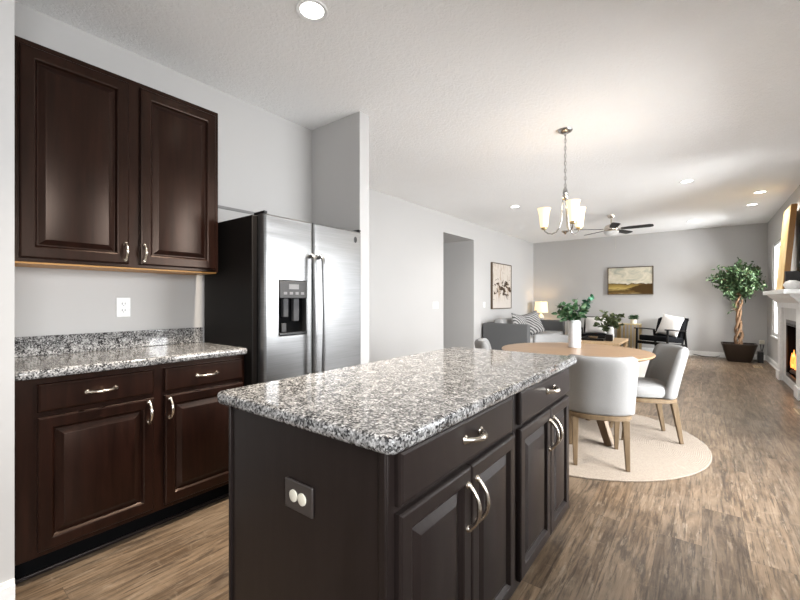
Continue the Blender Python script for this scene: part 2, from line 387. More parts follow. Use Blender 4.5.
# ------------------------------------------------------------------ cabinet parts (all doors face +X)
def raised_door(y0, y1, z0, z1, x, t=.02, fr=.055):
    r = lambda i, d: (y0+i, y1-i, z0+i, z1-i, x+d)
    return MB().rings([r(0, -t), r(0, -.006), r(.003, -.002), r(.008, 0), r(fr-.010, 0), r(fr-.005, -.002), r(fr-.001, -.009), r(fr+.003, -.014), r(fr+.008, -.014), r(fr+.032, -.004), r(fr+.035, -.003)])
def slab(y0, y1, z0, z1, x, t=.02):
    r = lambda i, d: (y0+i, y1-i, z0+i, z1-i, x+d)
    return MB().rings([r(0, -t), r(0, -.008), r(.003, -.003), r(.010, 0)])
def pull(c, axis, L=.105, out=.032, r=.0068, wide=1.0):
    """arched cabinet pull with two rosette feet and a thicker middle; c on the face"""
    c = Vector(c); a = Vector(axis); n = Vector((1,0,0)); m = MB(); N = 14; pts = []; rr = []
    for i in range(N+1):
        u = -1 + 2*i/N; pts.append(c + a*(u*L/2) + n*(out*(1-abs(u)**2.6)*1.0 + .004)); rr.append(r*wide*(1.25 - .45*abs(math.sin(u*math.pi))*.6))
    m.tube(pts, rr, 10)
    for s in (-1, 1):
        M4 = Matrix.Rotation(R(90), 4, 'Y')
        p = c + a*(s*L/2); m.lathe([(r*1.9, 0), (r*1.9, .004), (r*1.3, .009), (r*.9, .012)], 12, tuple(p), M=M4)
    return m

# left base cabinet
t_ = thing('base_cabinet', 'dark espresso base cabinet with two drawers and two doors under the wall-side counter', 'cabinet', (-2.54, .87, 0))
XF = -2.272
b = MB().box(XL+.004, XF, .32, 1.363, .10, .874); b.build('body', M['espresso'], t_, bevel=.002)
MB().box(XL+.06, -2.325, .327, 1.361, 0, .10).build('toe_kick', M['toe'], t_)
MB().box(-2.3248, -2.312, .327, 1.361, .0005, .018).build('shoe_molding', M['island'], t_, bevel=.004)
for (y0, y1, hy) in ((.395, .846, .62), (.898, 1.345, 1.12)):
    d = slab(y0, y1, .725, .848, XF+.02).build('drawer', M['espresso'], t_, smooth=True, angle=20)
    pull((XF+.02, hy, .786), (0,1,0), .11).build('handle', M['nickel'], d, smooth=True)['label'] = 'satin nickel pull'
for (y0, y1, hy) in ((.395, .846, .822), (.898, 1.345, .922)):
    d = raised_door(y0, y1, .125, .703, XF+.02).build('door', M['espresso'], t_, smooth=True, angle=20)
    pull((XF+.02, hy, .635), (0,0,1), .10).build('handle', M['nickel'], d, smooth=True)['label'] = 'satin nickel pull'
# counter: mesh in plan with rounded edges
def slab_top(x0, x1, y0, y1, z0, z1, rad=.0, n=6):
    m = MB(); pl = []
    for cx, cy, a0 in ((x1-rad, y1-rad, 0), (x0+rad, y1-rad, 90), (x0+rad, y0+rad, 180), (x1-rad, y0+rad, 270)):
        for i in range(n+1):
            a = R(a0 + 90*i/n); pl.append((cx, cy, math.cos(a), math.sin(a), rad))
    loops = []; h = (z1-z0)
    prof = [(-.012, 0), (-.004, .002), (0, .010), (0, h-.010), (-.003, h-.004), (-.010, h), (-.0155, h)]
    for off, dz in prof:
        loops.append([(cx + ca*(r_+off), cy + sa*(r_+off), z0+dz) for cx, cy, ca, sa, r_ in pl])
    return m.loft(loops)
t_ = thing('granite_countertop', 'speckled grey granite counter with low backsplash on the wall-side base cabinet', 'countertop', (-2.53, .87, .875))
slab_top(XL+.001, -2.232, .322, 1.366, .875, .914, .016).build('slab', M['granite'], t_, smooth=True, angle=50)
MB().box(XL+.001, XL+.021, .322, 1.363, .914, 1.018).build('backsplash', M['granite'], t_, bevel=.003)
# upper cabinet
t_ = thing('wall_cabinet', 'dark espresso wall cabinet with two raised-panel doors hung above the counter', 'cabinet', (-2.66, .83, 1.375))
XU = -2.522
MB().box(XL+.001, XU, .325, 1.327, 1.392, 2.436).build('body', M['espresso'], t_, bevel=.002)
MB().box(XL+.001, XU-.016, .33, 1.322, 1.383, 1.392).build('bottom_panel', M['maple'], t_)['label'] = 'unstained amber wood underside'
for (y0, y1, hy) in ((.375, .815, .797), (.871, 1.303, .888)):
    d = raised_door(y0, y1, 1.408, 2.405, XU+.02, fr=.06).build('door', M['espresso'], t_, smooth=True, angle=20)
    pull((XU+.02, hy, 1.475), (0,0,1), .085, .028).build('handle', M['nickel'], d, smooth=True)['label'] = 'satin nickel pull'

# island: two cabinet units, worktop, outlet
XI = -.565
def island_unit(label, y0, y1, dr, drs, split, hy, near):
    t_ = thing('island_cabinet', label, 'cabinet', (-.9, (y0+y1)/2, 0), group='island cabinets')
    b = MB().box(-1.223, XI, y0, y1, .10, .874)
    b.build('body', M['island'], t_, bevel=.003)
    MB().box(-1.16, -.64, y0+(.03 if near else 0), y1-(0 if near else .03), 0, .10).build('toe_kick', M['toe'], t_)
    d = slab(dr[0], dr[1], .733, .862, XI+.02, .019).build('drawer', M['island'], t_, smooth=True, angle=20)
    pull((XI+.02, hy, .806), (0,1,0), .10, .03, .0075, 1.1).build('handle', M['nickel'], d, smooth=True)['label'] = 'polished nickel pull'
    for (a, c, hh) in ((drs[0], split-.002, split-.028), (split+.002, drs[1], split+.028)):
        d = raised_door(a, c, .135, .716, XI+.02, .019, .052).build('door', M['island'], t_, smooth=True, angle=20)
        pull((XI+.02, hh, .605), (0,0,1), .128, .034, .006).build('handle', M['nickel'], d, smooth=True)['label'] = 'polished nickel bow pull'
    return t_
t_ = island_unit('dark island cabinet at the near end of the island, plain end panel and outlet', .69, 1.432, (.715, 1.39), (.715, 1.412), 1.064, 1.068, True)
MB().box(-1.223, -1.213, .678, .69, 0, .874).build('corner_strip', M['island'], t_, bevel=.002)
MB().box(-1.213, -.585, .686, .6905, 0, .874).build('end_panel', M['island'], t_)
MB().box(-.585, XI, .682, .69, .10, .874).build('corner_strip', M['island'], t_, bevel=.002)
island_unit('dark island cabinet at the far end of the island, beside the dining chairs', 1.433, 2.175, (1.468, 2.16), (1.468, 2.152), 1.842, 1.828, False)
o = slab_top(-1.256, -.520, .65, 2.215, .875, .914, .022).build('island_countertop', M['granite'], smooth=True, angle=50, org=(-.89, 1.43, .875))
tag(o, 'long speckled grey granite worktop on top of the dark island', 'countertop')
t_ = thing('island_outlet', 'dark outlet plate with two round white sockets on island end panel', 'outlet', (-.869, .686, .672))
b = MB().box(-.927, -.811, .679, .686, .634, .715); b.build('plate', plain('brown_outlet_plate', (.045,.037,.034), .35), t_, bevel=.003)
for x in (-.887, -.851):
    Mx = Matrix.Rotation(R(90), 4, 'X'); MB().lathe([(.0165,0), (.0165,.003), (.014,.004)], 20, (x, .679, .675), M=Mx).build('socket', M['cream'], t_, smooth=True)['label'] = 'round white socket'

# kitchen wall outlet
t_ = thing('wall_outlet', 'white duplex wall outlet above granite backsplash under wall cabinet', 'outlet', (XL, .886, 1.165))
MB().box(XL+.0005, XL+.006, .849, .923, 1.107, 1.224).build('plate', M['white'], t_, bevel=.002)
for z in (1.146, 1.186):
    MB().box(XL+.006, XL+.008, .868, .904, z-.015, z+.015).build('socket', M['white'], t_, bevel=.001)
    s_ = MB(); s_.box(XL+.008, XL+.0085, .877, .880, z-.004, z+.008); s_.box(XL+.008, XL+.0085, .892, .895, z-.004, z+.008); s_.box(XL+.008, XL+.0085, .884, .888, z-.011, z-.007)
    s_.build('socket_slots', M['black_gloss'], t_)

# ------------------------------------------------------------------ refrigerator
t_ = thing('refrigerator', 'stainless side-by-side refrigerator with black sides and ice dispenser', 'refrigerator', (-2.45, 1.83, 0))
FX = -2.11
MB().box(-2.79, -2.195, 1.368, 2.264, .03, 1.735).build('body', M['fridge_black'], t_, bevel=.004)
MB().box(-2.77, -2.20, 1.40, 2.25, 0, .03).build('base_grille', M['black_gloss'], t_)
def fdoor(y0, y1, hole=None):
    z0, z1 = .09, 1.742; x0 = -2.19
    rc = [(y0+.004, y1-.004, z0, z1, x0), (y0, y1, z0, z1, x0+.01), (y0, y1, z0, z1, FX-.022), (y0+.004, y1-.004, z0+.004, z1-.004, FX-.010), (y0+.014, y1-.014, z0+.012, z1-.012, FX-.002), (y0+.05, y1-.05, z0+.03, z1-.03, FX)]
    if hole:
        a, c, d, e = hole
        rc += [(a-.006, c+.006, d-.006, e+.006, FX), (a, c, d, e, FX-.006), (a, c, d, e, FX-.055)]
    return MB().rings(rc)
HOLE = (1.505, 1.722, .985, 1.333)
ld = fdoor(1.402, 1.776, HOLE).build('door', M['steel'], t_, smooth=True, angle=35)
rd = fdoor(1.784, 2.264).build('door', M['steel'], t_, smooth=True, angle=35)
a, c, d, e = HOLE
q = MB().box(FX-.054, FX-.048, a+.001, c-.001, d+.001, 1.225).build('dispenser_niche', M['toe'], ld)
q = MB(); q.box(FX-.054, FX+.004, a+.001, c-.001, 1.222, e-.001); q.build('dispenser_panel', M['grey_plastic'], ld, bevel=.003)['label'] = 'grey control panel with buttons'
q = MB()
for i in range(4): q.box(FX+.004, FX+.006, a+.03+i*.045, a+.055+i*.045, 1.245, 1.262)
q.box(FX+.004, FX+.006, a+.07, c-.07, 1.28, 1.312); q.build('dispenser_buttons', plain('grey_button', (.14,.14,.145), .5), ld)
q = MB(); q.box(FX-.048, FX+.002, a+.001, c-.001, d+.001, d+.016); q.build('drip_tray', M['black_gloss'], ld, bevel=.002)
q = MB(); q.box(FX-.048, FX-.02, a+.045, a+.085, 1.10, 1.222); q.box(FX-.048, FX-.02, a+.125, a+.17, 1.07, 1.222); q.box(FX-.040, FX-.028, a+.04, a+.075, d+.016, 1.06)
q.build('dispenser_paddle', M['grey_plastic'], ld, bevel=.004)
for yy, dd in ((1.745, ld), (1.822, rd)):
    pts = [(FX+.0, yy, 1.50), (FX+.03, yy, 1.512), (FX+.05, yy, 1.49)] + [(FX+.052+.012*math.sin(math.pi*k/8), yy, 1.45-.70*k/8) for k in range(9)] + [(FX+.05, yy, .715), (FX+.03, yy, .695), (FX, yy, .705)]
    MB().tube(pts, .0125, 12).build('handle', M['steel'], dd, smooth=True)
for yy in (1.415, 2.25):
    MB().box(-2.23, -2.12, yy-.012, yy+.012, 1.742, 1.758).build('hinge_cap', M['black_gloss'], t_, bevel=.003)
Mx = Matrix.Rotation(R(90), 4, 'Y') @ Matrix.Diagonal((1.5, 1, 1, 1))
q = MB().lathe([(.016, 0), (.016, .002), (.013, .004)], 24, (FX, 2.19, 1.672), M=Mx).build('badge', M['grey_plastic'], rd, smooth=True)
q['label'] = 'small oval dark badge'
q2 = MB().lathe([(.010, 0), (.010, .0008)], 24, (FX+.004, 2.19, 1.672), M=Mx); q2.build('badge_ring', M['dark_grey'], q)

# ------------------------------------------------------------------ dining set
TC = Vector((-.945, 3.86, 0))
o = MB().lathe([(.02, 0), (1.02, 0), (1.032, .004), (1.032, .009), (1.022, .013), (.02, .013)], 96, (0,0,0)).build('round_rug', M['jute'], smooth=True, org=(0,0,0))
o.location = (-.97, 3.85, .0005); tag(o, 'round beige braided rug under the dining table and chairs', 'rug')
t_ = thing('dining_table', 'round light oak dining table with splayed dark wooden legs', 'table', (TC.x, TC.y, .0135), world=False)
MB().lathe([(.02, .700), (.60, .706), (.635, .722), (.64, .730), (.637, .7365), (.02, .7365)], 72).build('tabletop', M['oak'], t_, smooth=True, angle=30)
MB().lathe([(.16, .64), (.20, .66), (.22, .70)], 32).build('hub', M['tableleg'], t_, smooth=True)
for k in range(3):
    a = R(-36 + 120*k); dr = Vector((math.cos(a), math.sin(a), 0))
    MB().bar(dr*.12 + Vector((0,0,.66)), dr*.43, .04, .04, .12, .075).build('leg', M['tableleg'], t_, bevel=.004)

def superpath(w, d, n=28, a0=0, a1=math.pi*2, p=2.6):
    out = []
    for i in range(n):
        a = a0 + (a1-a0)*i/n; c, s = math.cos(a), math.sin(a)
        out.append((w*math.copysign(abs(c)**(2/p), c), d*math.copysign(abs(s)**(2/p), s)))
    return out
def make_chair(label):
    t_ = thing('dining_chair', label, 'chair', (0,0,0), group='dining chairs round the table', world=False)
    # seat cushion
    lp = []
    for k, z in ((.86, .375), (.97, .385), (1.0, .41), (1.0, .445), (.965, .468), (.85, .480), (.5, .486), (.1, .487)):
        lp.append([(x*k, y*k*.98 + .015, z) for x, y in superpath(.222, .228, 32, p=3.2)])
    MB().loft(lp).build('seat', M['fabric'], t_, smooth=True)
    # thick reclined back slab, gently curved in plan
    def bsec(z, k, ins):
        h = (z-.37)/.45; hw = (.226 + .010*h) - ins; t0 = .098 - .022*h - 2*ins
        yo = -.222 - .105*max(0, h)**1.15 + ins; pts = []
        N = 12
        for i in range(N+1):
            u = -1+2*i/N; pts.append((hw*math.copysign(abs(u)**.9, u), yo + .085*abs(u)**2.6, z))
        for i in range(N+1):
            u = 1-2*i/N; pts.append(((hw-.012)*math.copysign(abs(u)**.95, u), yo + t0 + .055*abs(u)**2.4 + .012*abs(u)**6, z))
        return pts
    zs = [(.372,.012), (.378,.004), (.39,0), (.46,0), (.54,0), (.62,0), (.70,0), (.745,0), (.775,.002), (.797,.007), (.811,.015), (.819,.026), (.822,.036), (.8225,.041)]
    MB().loft([bsec(z, 0, i_) for z, i_ in [(.372+(q-.372)*.95, w2) for q, w2 in zs]]).build('backrest', M['fabric'], t_, smooth=True, angle=180)
    # wooden apron
    lp = [[(x*k, y*k + .0, z) for x, y in superpath(.222, .222, 32, p=3.0)] for k, z in ((.96, .335), (1, .340), (1, .368), (.96, .372))]
    MB().loft(lp).build('apron', M['oakleg'], t_, smooth=True)
    for sx in (-1, 1):
        MB().bar((sx*.168, -.222, 0), (sx*.165, -.165, .337), .026, .046).build('leg', M['oakleg'], t_, bevel=.003)
        MB().bar((sx*.168, .222, 0), (sx*.165, .175, .337), .026, .046).build('leg', M['oakleg'], t_, bevel=.003)
    return t_
ch = make_chair('pale grey dining chair seen from behind, beside the far end of the island')
ch.location = (-.638, 3.306, .014); ch.rotation_euler = (0, 0, R(18))
dup(ch, (-.407, 4.078, .014), R(115.5), 'pale grey dining chair right of the table, seen from its side')
dup(ch, (-1.53, 3.72, .014), R(-66), 'pale grey dining chair whose top just shows over island worktop, left of table')
dup(ch, (-1.27, 4.43, .014), R(198), 'pale grey dining chair behind the table, left of the tall white vase')

# ------------------------------------------------------------------ plants and vases
def leaf(m, p, d, L, W_, up=Vector((0,0,1)), roll=0):
    d = d.normalized(); s = d.cross(up)
    if s.length < .1: s = d.cross(Vector((1,0,0)))
    s.normalize(); s = Matrix.Rotation(roll, 3, d) @ s; n = s.cross(d).normalized()
    q = [p, p + d*L*.3 + s*W_*.5 + n*.0*L, p + d*L*.3 - s*W_*.5, p + d*L*.68 + s*W_*.42 - n*L*.05, p + d*L*.68 - s*W_*.42 - n*L*.05, p + d*L - n*L*.16, p + d*L*.35 - n*L*.06, p + d*L*.7 - n*L*.11]
    m.add(q, [(0,6,1), (0,2,6), (1,6,7,3), (6,2,4,7), (3,7,5), (7,4,5)])
def bouquet(name_root, t_, base, sprays, leafmat, L=.05, Wd=.03, n=14, rnd=random.Random(3)):
    st = MB(); lf = MB()
    for (dx, dy, dz) in sprays:
        b0 = Vector(base); e = b0 + Vector((dx, dy, dz)); mid = b0 + Vector((dx*.3, dy*.3, dz*.6))
        pts = [b0*(1-u)**2 + mid*2*u*(1-u) + e*u*u for u in [k/8 for k in range(9)]]
        st.tube(pts, .0025, 5)
        for k in range(n):
            u = .3 + .7*k/(n-1); p = b0*(1-u)**2 + mid*2*u*(1-u) + e*u*u
            tg = ((mid-b0)*(1-u) + (e-mid)*u).normalized()
            for _ in range(2):
                a = Vector((rnd.uniform(-1,1), rnd.uniform(-1,1), rnd.uniform(-.6,1)))
                leaf(lf, p, tg*.5 + a, L*rnd.uniform(.75,1.25), Wd*rnd.uniform(.8,1.25), roll=rnd.uniform(-1,1))
    st.build('stems', M['stems'], t_); lf.build('foliage', leafmat, t_)
vx, vy, vz = -.985, 4.08, .7505
t_ = thing('tall_vase', 'tall white cylinder vase standing on the oak dining table', 'vase', (vx, vy, vz), world=False)
MB().lathe([(.054,0), (.057,.004), (.057,.235), (.050,.252), (.040,.258), (.040,.262), (.034,.262), (.034,.20)], 36).build('body', M['ceramic'], t_, smooth=True, angle=35)
t_ = thing('leafy_branches', 'green eucalyptus branches standing in the tall white vase', 'plant', (vx, vy, vz+.205), world=False)
rt = Vector((.7937,.6084,0)); fw = Vector((-.6084,.7937,0))
def rf(a, b, z): q = rt*a + fw*b; return (q.x, q.y, z)
bouquet('b', t_, (0,0,0), [rf(-.15,.02,.19), rf(-.12,-.06,.20), rf(-.07,.05,.20), rf(-.03,-.05,.18), rf(.03,.04,.23), rf(.07,-.04,.20), rf(-.16,.0,.12), rf(.11,.03,.14)], M['leaf'], .06, .042, 8)
tt = MB(); ll = MB(); rn = random.Random(5)
for (a, bb, z) in ((.14,.03,.25), (.165,-.02,.275), (.12,0,.23)):
    q = Vector(rf(a, bb, z)); tt.tube([(0,0,0), tuple(q*.5 + Vector((0,0,.02))), tuple(q)], .0025, 5)
    for k in range(9):
        p = q*(.5+.5*k/8)
        for _ in range(3): leaf(ll, p, Vector((rn.uniform(-1,1), rn.uniform(-1,1), rn.uniform(-.3,1))), .05, .032, roll=rn.uniform(-1,1))
tt.build('stems', M['stems'], t_); ll.build('foliage', M['leaf_blue'], t_)['label'] = 'bluish green sprig'

# ------------------------------------------------------------------ chandelier
t_ = thing('chandelier', 'three-arm nickel chandelier with lit frosted glass shades hanging from a chain', 'light', (-.985, 3.75, CE), world=False)
MB().lathe([(.062, -.0005), (.064,-.006), (.058,-.018), (.035,-.030), (.012,-.036), (.010,-.05)], 32).build('canopy', M['bright_nickel'], t_, smooth=True)
m = MB(); zz = -.05
for k in range(14):
    pts = []
    for i in range(11):
        a = 2*math.pi*i/10; x, z = .009*math.cos(a), .021*math.sin(a)
        pts.append((x if k % 2 else 0, 0 if k % 2 else x, zz-.017+z))
    m.tube(pts, .0028, 6); zz -= .034
m.tube([(.004,.003,-.05), (-.004,-.002,-.28), (.003,.0,-.53)], .0025, 6)
m.build('chain', M['bright_nickel'], t_, smooth=True)
MB().lathe([(.004,-.52), (.012,-.53), (.020,-.55), (.022,-.575), (.017,-.59), (.026,-.60), (.026,-.615), (.015,-.63), (.008,-.64)], 24).build('hub', M['bright_nickel'], t_, smooth=True)
MB().lathe([(.004,-.915), (.030,-.918), (.032,-.926), (.014,-.934), (.008,-.945), (.002,-.95)], 24).build('bottom_plate', M['bright_nickel'], t_, smooth=True)
for k in range(3):
    a = R(-55.5 + 120*k); d = Vector((math.cos(a), math.sin(a), 0))
    prof = [(.016,-.60), (.022,-.66), (.027,-.74), (.034,-.82), (.050,-.885), (.080,-.922), (.115,-.935), (.150,-.928), (.175,-.908), (.185,-.885)]
    MB().tube([tuple(d*r + Vector((0,0,z))) for r, z in prof], .0065, 10).build('arm', M['bright_nickel'], t_, smooth=True)
    c = d*.185
    MB().lathe([(.010,-.892), (.024,-.885), (.027,-.870), (.022,-.860)], 20, (c.x, c.y, 0)).build('shade_holder', M['brass_metal'], t_, smooth=True)
    MB().lathe([(.024,-.872), (.033,-.862), (.038,-.82), (.044,-.75), (.054,-.705), (.060,-.692), (.057,-.692), (.051,-.707), (.041,-.75), (.035,-.82), (.030,-.858)], 28, (c.x, c.y, 0), caps=False).build('shade', M['shade_glass'], t_, smooth=True)
    L = bpy.data.lights.new('bulb', 'POINT'); L.energy = .7; L.color = (1,.82,.58); L.shadow_soft_size = .03
    lo = bpy.data.objects.new('bulb', L); COL.objects.link(lo); lo.parent = t_; lo.location = (c.x, c.y, -.66)

# ------------------------------------------------------------------ recessed lights
def downlight(x, y, label, power, r=.085, spread=130, col=(1,.95,.88)):
    t_ = thing('recessed_light', label, 'light', (x, y, CE), group='recessed ceiling lights', world=False)
    MB().lathe([(r*.74,-.0005), (r*.98,-.0005), (r,-.004), (r*.96,-.008), (r*.74,-.005)], 36, caps=False).build('trim_ring', M['white'], t_, smooth=True)
    MB().lathe([(.002,-.003), (r*.72,-.003), (r*.72,-.0008), (.002,-.0008)], 30).build('lens', M['lens'], t_)
    L = bpy.data.lights.new('lamp', 'AREA'); L.shape = 'DISK'; L.size = r*1.4; L.energy = power; L.color = col; L.spread = R(spread)
    lo = bpy.data.objects.new('lamp', L); COL.objects.link(lo); lo.parent = t_; lo.location = (0,0,-.012)
downlight(-1.649, 1.381, 'largest round recessed ceiling light, above the aisle by the wall cabinet', 32, spread=100, col=(1,.89,.75))
downlight(-2.452, 6.323, 'small recessed ceiling light left of the chandelier', 10)
downlight(-.155, 6.327, 'recessed ceiling light alone on ceiling right of the chandelier', 10)
downlight(.659, 7.606, 'recessed light above the fireplace, nearer of the close pair by right wall', 10)
downlight(.642, 8.523, 'recessed light above the fireplace, farther of the close pair by right wall', 10)
downlight(-.155, 9.59, 'recessed ceiling light nearest the far wall, above the potted tree', 10)

# ------------------------------------------------------------------ ceiling fan
t_ = thing('ceiling_fan', 'dark-bladed ceiling fan with white bowl light over the living room', 'fan', (-1.31, 8.02, CE), world=False)
MB().lathe([(.07,-.0005), (.07,-.01), (.05,-.05), (.02,-.06)], 24).build('canopy', M['nickel'], t_, smooth=True)
MB().tube([(0,0,-.05), (0,0,-.19)], .012, 10).build('downrod', M['nickel'], t_, smooth=True)
MB().lathe([(.03,-.17), (.09,-.19), (.11,-.22), (.11,-.27), (.09,-.295), (.06,-.30)], 28).build('motor', M['nickel'], t_, smooth=True)
MB().lathe([(.075,-.298), (.125,-.302), (.12,-.33), (.09,-.365), (.04,-.385), (.005,-.39)], 28).build('light_bowl', M['ceramic'], t_, smooth=True)
for k in range(5):
    a = R(-2 + 72*k); rot = Matrix.Rotation(a, 4, 'Z')
    pit = Matrix.Translation((.30,0,-.262)) @ Matrix.Rotation(R(-11), 4, 'X')
    pl = [(-.14,-.045), (.0,-.062), (.30,-.068), (.345,-.05), (.355,0), (.345,.05), (.30,.068), (.0,.062), (-.14,.045)]
    MB().loft([[(x, y, -.004) for x, y in pl], [(x, y, .004) for x, y in pl]]).xf(rot @ pit).build('blade', M['dark_grey'], t_)
    m = MB().bar((.10,0,-.255), (.20,0,-.262), .035, .05, .008, .008); m.xf(rot); m.build('blade_iron', M['nickel'], t_)
m = MB().tube([(.06,.06,-.30), (.06,.06,-.62)], .0015, 5); m.build('pull_chain', M['nickel'], t_)

# ------------------------------------------------------------------ switches and pictures
def switch(y, z, n, label):
    t_ = thing('light_switch', label, 'switch', (XW, y, z), group='light switches')
    w_ = .036*n + .012
    MB().box(XW+.0005, XW+.006, y-w_, y+w_, z-.058, z+.058).build('plate', M['white'], t_, bevel=.002)
    for k in range(n):
        yy = y + (k-(n-1)/2)*.046; MB().box(XW+.006, XW+.010, yy-.016, yy+.016, z-.033, z+.033).build('rocker', M['ceramic'], t_, bevel=.002)
switch(5.77, 1.12, 2, 'white double rocker switch left of the doorway on long wall')
switch(7.68, 1.11, 1, 'white single switch between doorway and the tall abstract painting')
t = NT('abstract_painting'); v = t.mapped()
n1 = t.noise(t.mapped((1,4.5,1.6)), 2.2, 6, .65, 1.2)
c_ = t.ramp(n1, [(.32, (.36,.27,.20)), (.42, (.48,.41,.35)), (.52, (.58,.53,.475)), (.65, (.52,.46,.40))])
sp = t.n('ShaderNodeSeparateXYZ'); t.l(v, sp.inputs[0])
n2 = t.noise(t.mapped((1,2.6,5.5)), 2.0, 3, .6, .8)
bz = t.math('ABSOLUTE', t.math('ADD', sp.outputs['Z'], .06))
fy = t.math('MULTIPLY', t.math('ABSOLUTE', t.math('ADD', sp.outputs['Y'], -.1)), .22)
k_ = t.math('SUBTRACT', n2, t.math('ADD', t.math('MULTIPLY', bz, .55), fy))
c_ = t.mix(t.ramp(k_, [(.41, (0,0,0)), (.46, (1,1,1))]), c_, (.055,.035,.022))
n3 = t.noise(t.mapped((1,7,1.1), loc=(0,3,1)), 1.8, 4, .6, .6)
c_ = t.mix(t.ramp(n3, [(.56, (0,0,0)), (.66, (.75,.75,.75))]), c_, (.30,.20,.12))
lowm = t.ramp(sp.outputs['Z'], [(0, (1,1,1)), (.02, (0,0,0))])
mpz = t.math('ADD', sp.outputs['Z'], .42)
c_ = t.mix(t.ramp(mpz, [(0, (1,1,1)), (.25, (0,0,0))]), c_, (.57,.515,.465))
t.color(c_); t.set(Roughness=.8, Specular_IOR_Level=.1); M['abstract'] = t.m
t_ = thing('abstract_painting', 'tall framed abstract painting of dark strokes on cream, above the sofa', 'painting', (XW, 8.54, 1.52))
y0, y1, z0, z1 = 8.0, 9.08, 1.01, 2.035
b = MB().box(XW+.001, XW+.045, y0, y0+.02, z0, z1); b.box(XW+.001, XW+.045, y1-.02, y1, z0, z1); b.box(XW+.001, XW+.045, y0+.02, y1-.02, z0, z0+.02); b.box(XW+.001, XW+.045, y0+.02, y1-.02, z1-.02, z1)
b.build('frame', M['frame'], t_); MB().box(XW+.001, XW+.036, y0+.02, y1-.02, z0+.02, z1-.02).build('canvas', M['abstract'], t_)
t = NT('landscape_painting'); v = t.mapped(); sp = t.n('ShaderNodeSeparateXYZ'); t.l(v, sp.inputs[0])
nn = t.noise(t.mapped((2.0,1,6)), 2.0, 5, .6, .8); zz_ = t.math('ADD', sp.outputs['Z'], t.math('MULTIPLY', t.math('SUBTRACT', nn, .5), .16))
zn = t.math('ADD', t.math('MULTIPLY', zz_, 1.5), .5)
sky = t.ramp(t.noise(t.mapped((2.4,1,4.2), loc=(1,0,2)), 1.6, 5, .6, .7), [(.35, (.40,.40,.33)), (.5, (.60,.55,.43)), (.65, (.70,.64,.53))])
land = t.ramp(zn, [(0, (.45,.36,.20)), (.07, (.18,.11,.035)), (.15, (.10,.06,.02)), (.21, (.50,.37,.13)), (.28, (.36,.25,.07)), (.35, (.26,.18,.06)), (.39, (.09,.055,.02))])
# the dark bank at the right foot of the picture
dk = t.math('SUBTRACT', t.math('ADD', t.math('MULTIPLY', sp.outputs['X'], .7), .07), t.math('MULTIPLY', t.math('ABSOLUTE', t.math('ADD', zz_, .20)), 1.9))
land = t.mix(t.ramp(dk, [(0, (0,0,0)), (.06, (1,1,1))]), land, (.07,.04,.014))
t.color(t.mix(t.ramp(zn, [(.40, (0,0,0)), (.42, (1,1,1))]), land, sky)); t.set(Roughness=.8, Specular_IOR_Level=.08); M['landscape'] = t.m
t_ = thing('landscape_painting', 'wide framed landscape painting of brown fields on the far wall', 'painting', (-1.355, YB, 1.665))
x0, x1, z0, z1 = -1.826, -.885, 1.338, 1.995
b = MB()
for (a, c, d, e) in ((x0, x0+.018, z0, z1), (x1-.018, x1, z0, z1), (x0+.018, x1-.018, z0, z0+.018), (x0+.018, x1-.018, z1-.018, z1)): b.box(a, c, YB-.045, YB-.001, d, e)
b.build('frame', M['frame'], t_); MB().box(x0+.018, x1-.018, YB-.034, YB-.001, z0+.018, z1-.018).build('canvas', M['landscape'], t_)

# ------------------------------------------------------------------ living room
o = MB().box(-3.0, -.52, 6.3, 9.3, .0005, .012).build('area_rug', M['rug'], bevel=.003, org=(-1.76, 7.8, .0005)); tag(o, 'large pale rug under the coffee table and armchairs', 'rug')
RZ = .0125
def rbox(x0, x1, y0, y1, z0, z1): return MB().box(x0, x1, y0, y1, z0, z1)
t_ = thing('sofa', 'grey fabric sofa along the left wall below the abstract painting', 'sofa', (-3.13, 8.82, 0))
SX0, SX1 = -3.60, -2.66; SY0, SY1 = 7.50, 10.12
rbox(SX0, SX1, SY0, SY0+.16, .06, .735).build('arm', M['sofa'], t_, bevel=.02, seg=3)
rbox(SX0, SX1, SY1-.16, SY1, .06, .715).build('arm', M['sofa'], t_, bevel=.02, seg=3)
rbox(SX0, SX0+.2, SY0+.162, SY1-.162, .06, .74).build('back_frame', M['sofa'], t_, bevel=.02, seg=3)
rbox(SX0+.202, SX1-.01, SY0+.162, SY1-.162, .06, .27).build('base', M['sofa'], t_, bevel=.01)
n = 3; L_ = (SY1-SY0-.33)/n
for k in range(n):
    a = SY0+.165+k*L_
    rbox(SX0+.205, SX1+.01, a+.004, a+L_-.004, .272, .46).build('seat_cushion', M['sofa_light'], t_, bevel=.04, seg=3)
    m = rbox(-.10, .10, a+.006, a+L_-.006, 0, .355)
    m.xf(Matrix.Translation((SX0+.30, 0, .462)) @ Matrix.Rotation(R(-8), 4, 'Y')); m.build('back_cushion', M['sofa_light'], t_, bevel=.05, seg=3)
for x in (SX0+.06, SX1-.06):
    for y in (SY0+.06, SY1-.06): rbox(x-.02, x+.02, y-.02, y+.02, RZ if x > -3 else 0, .06).build('leg', M['black_wood'], t_)
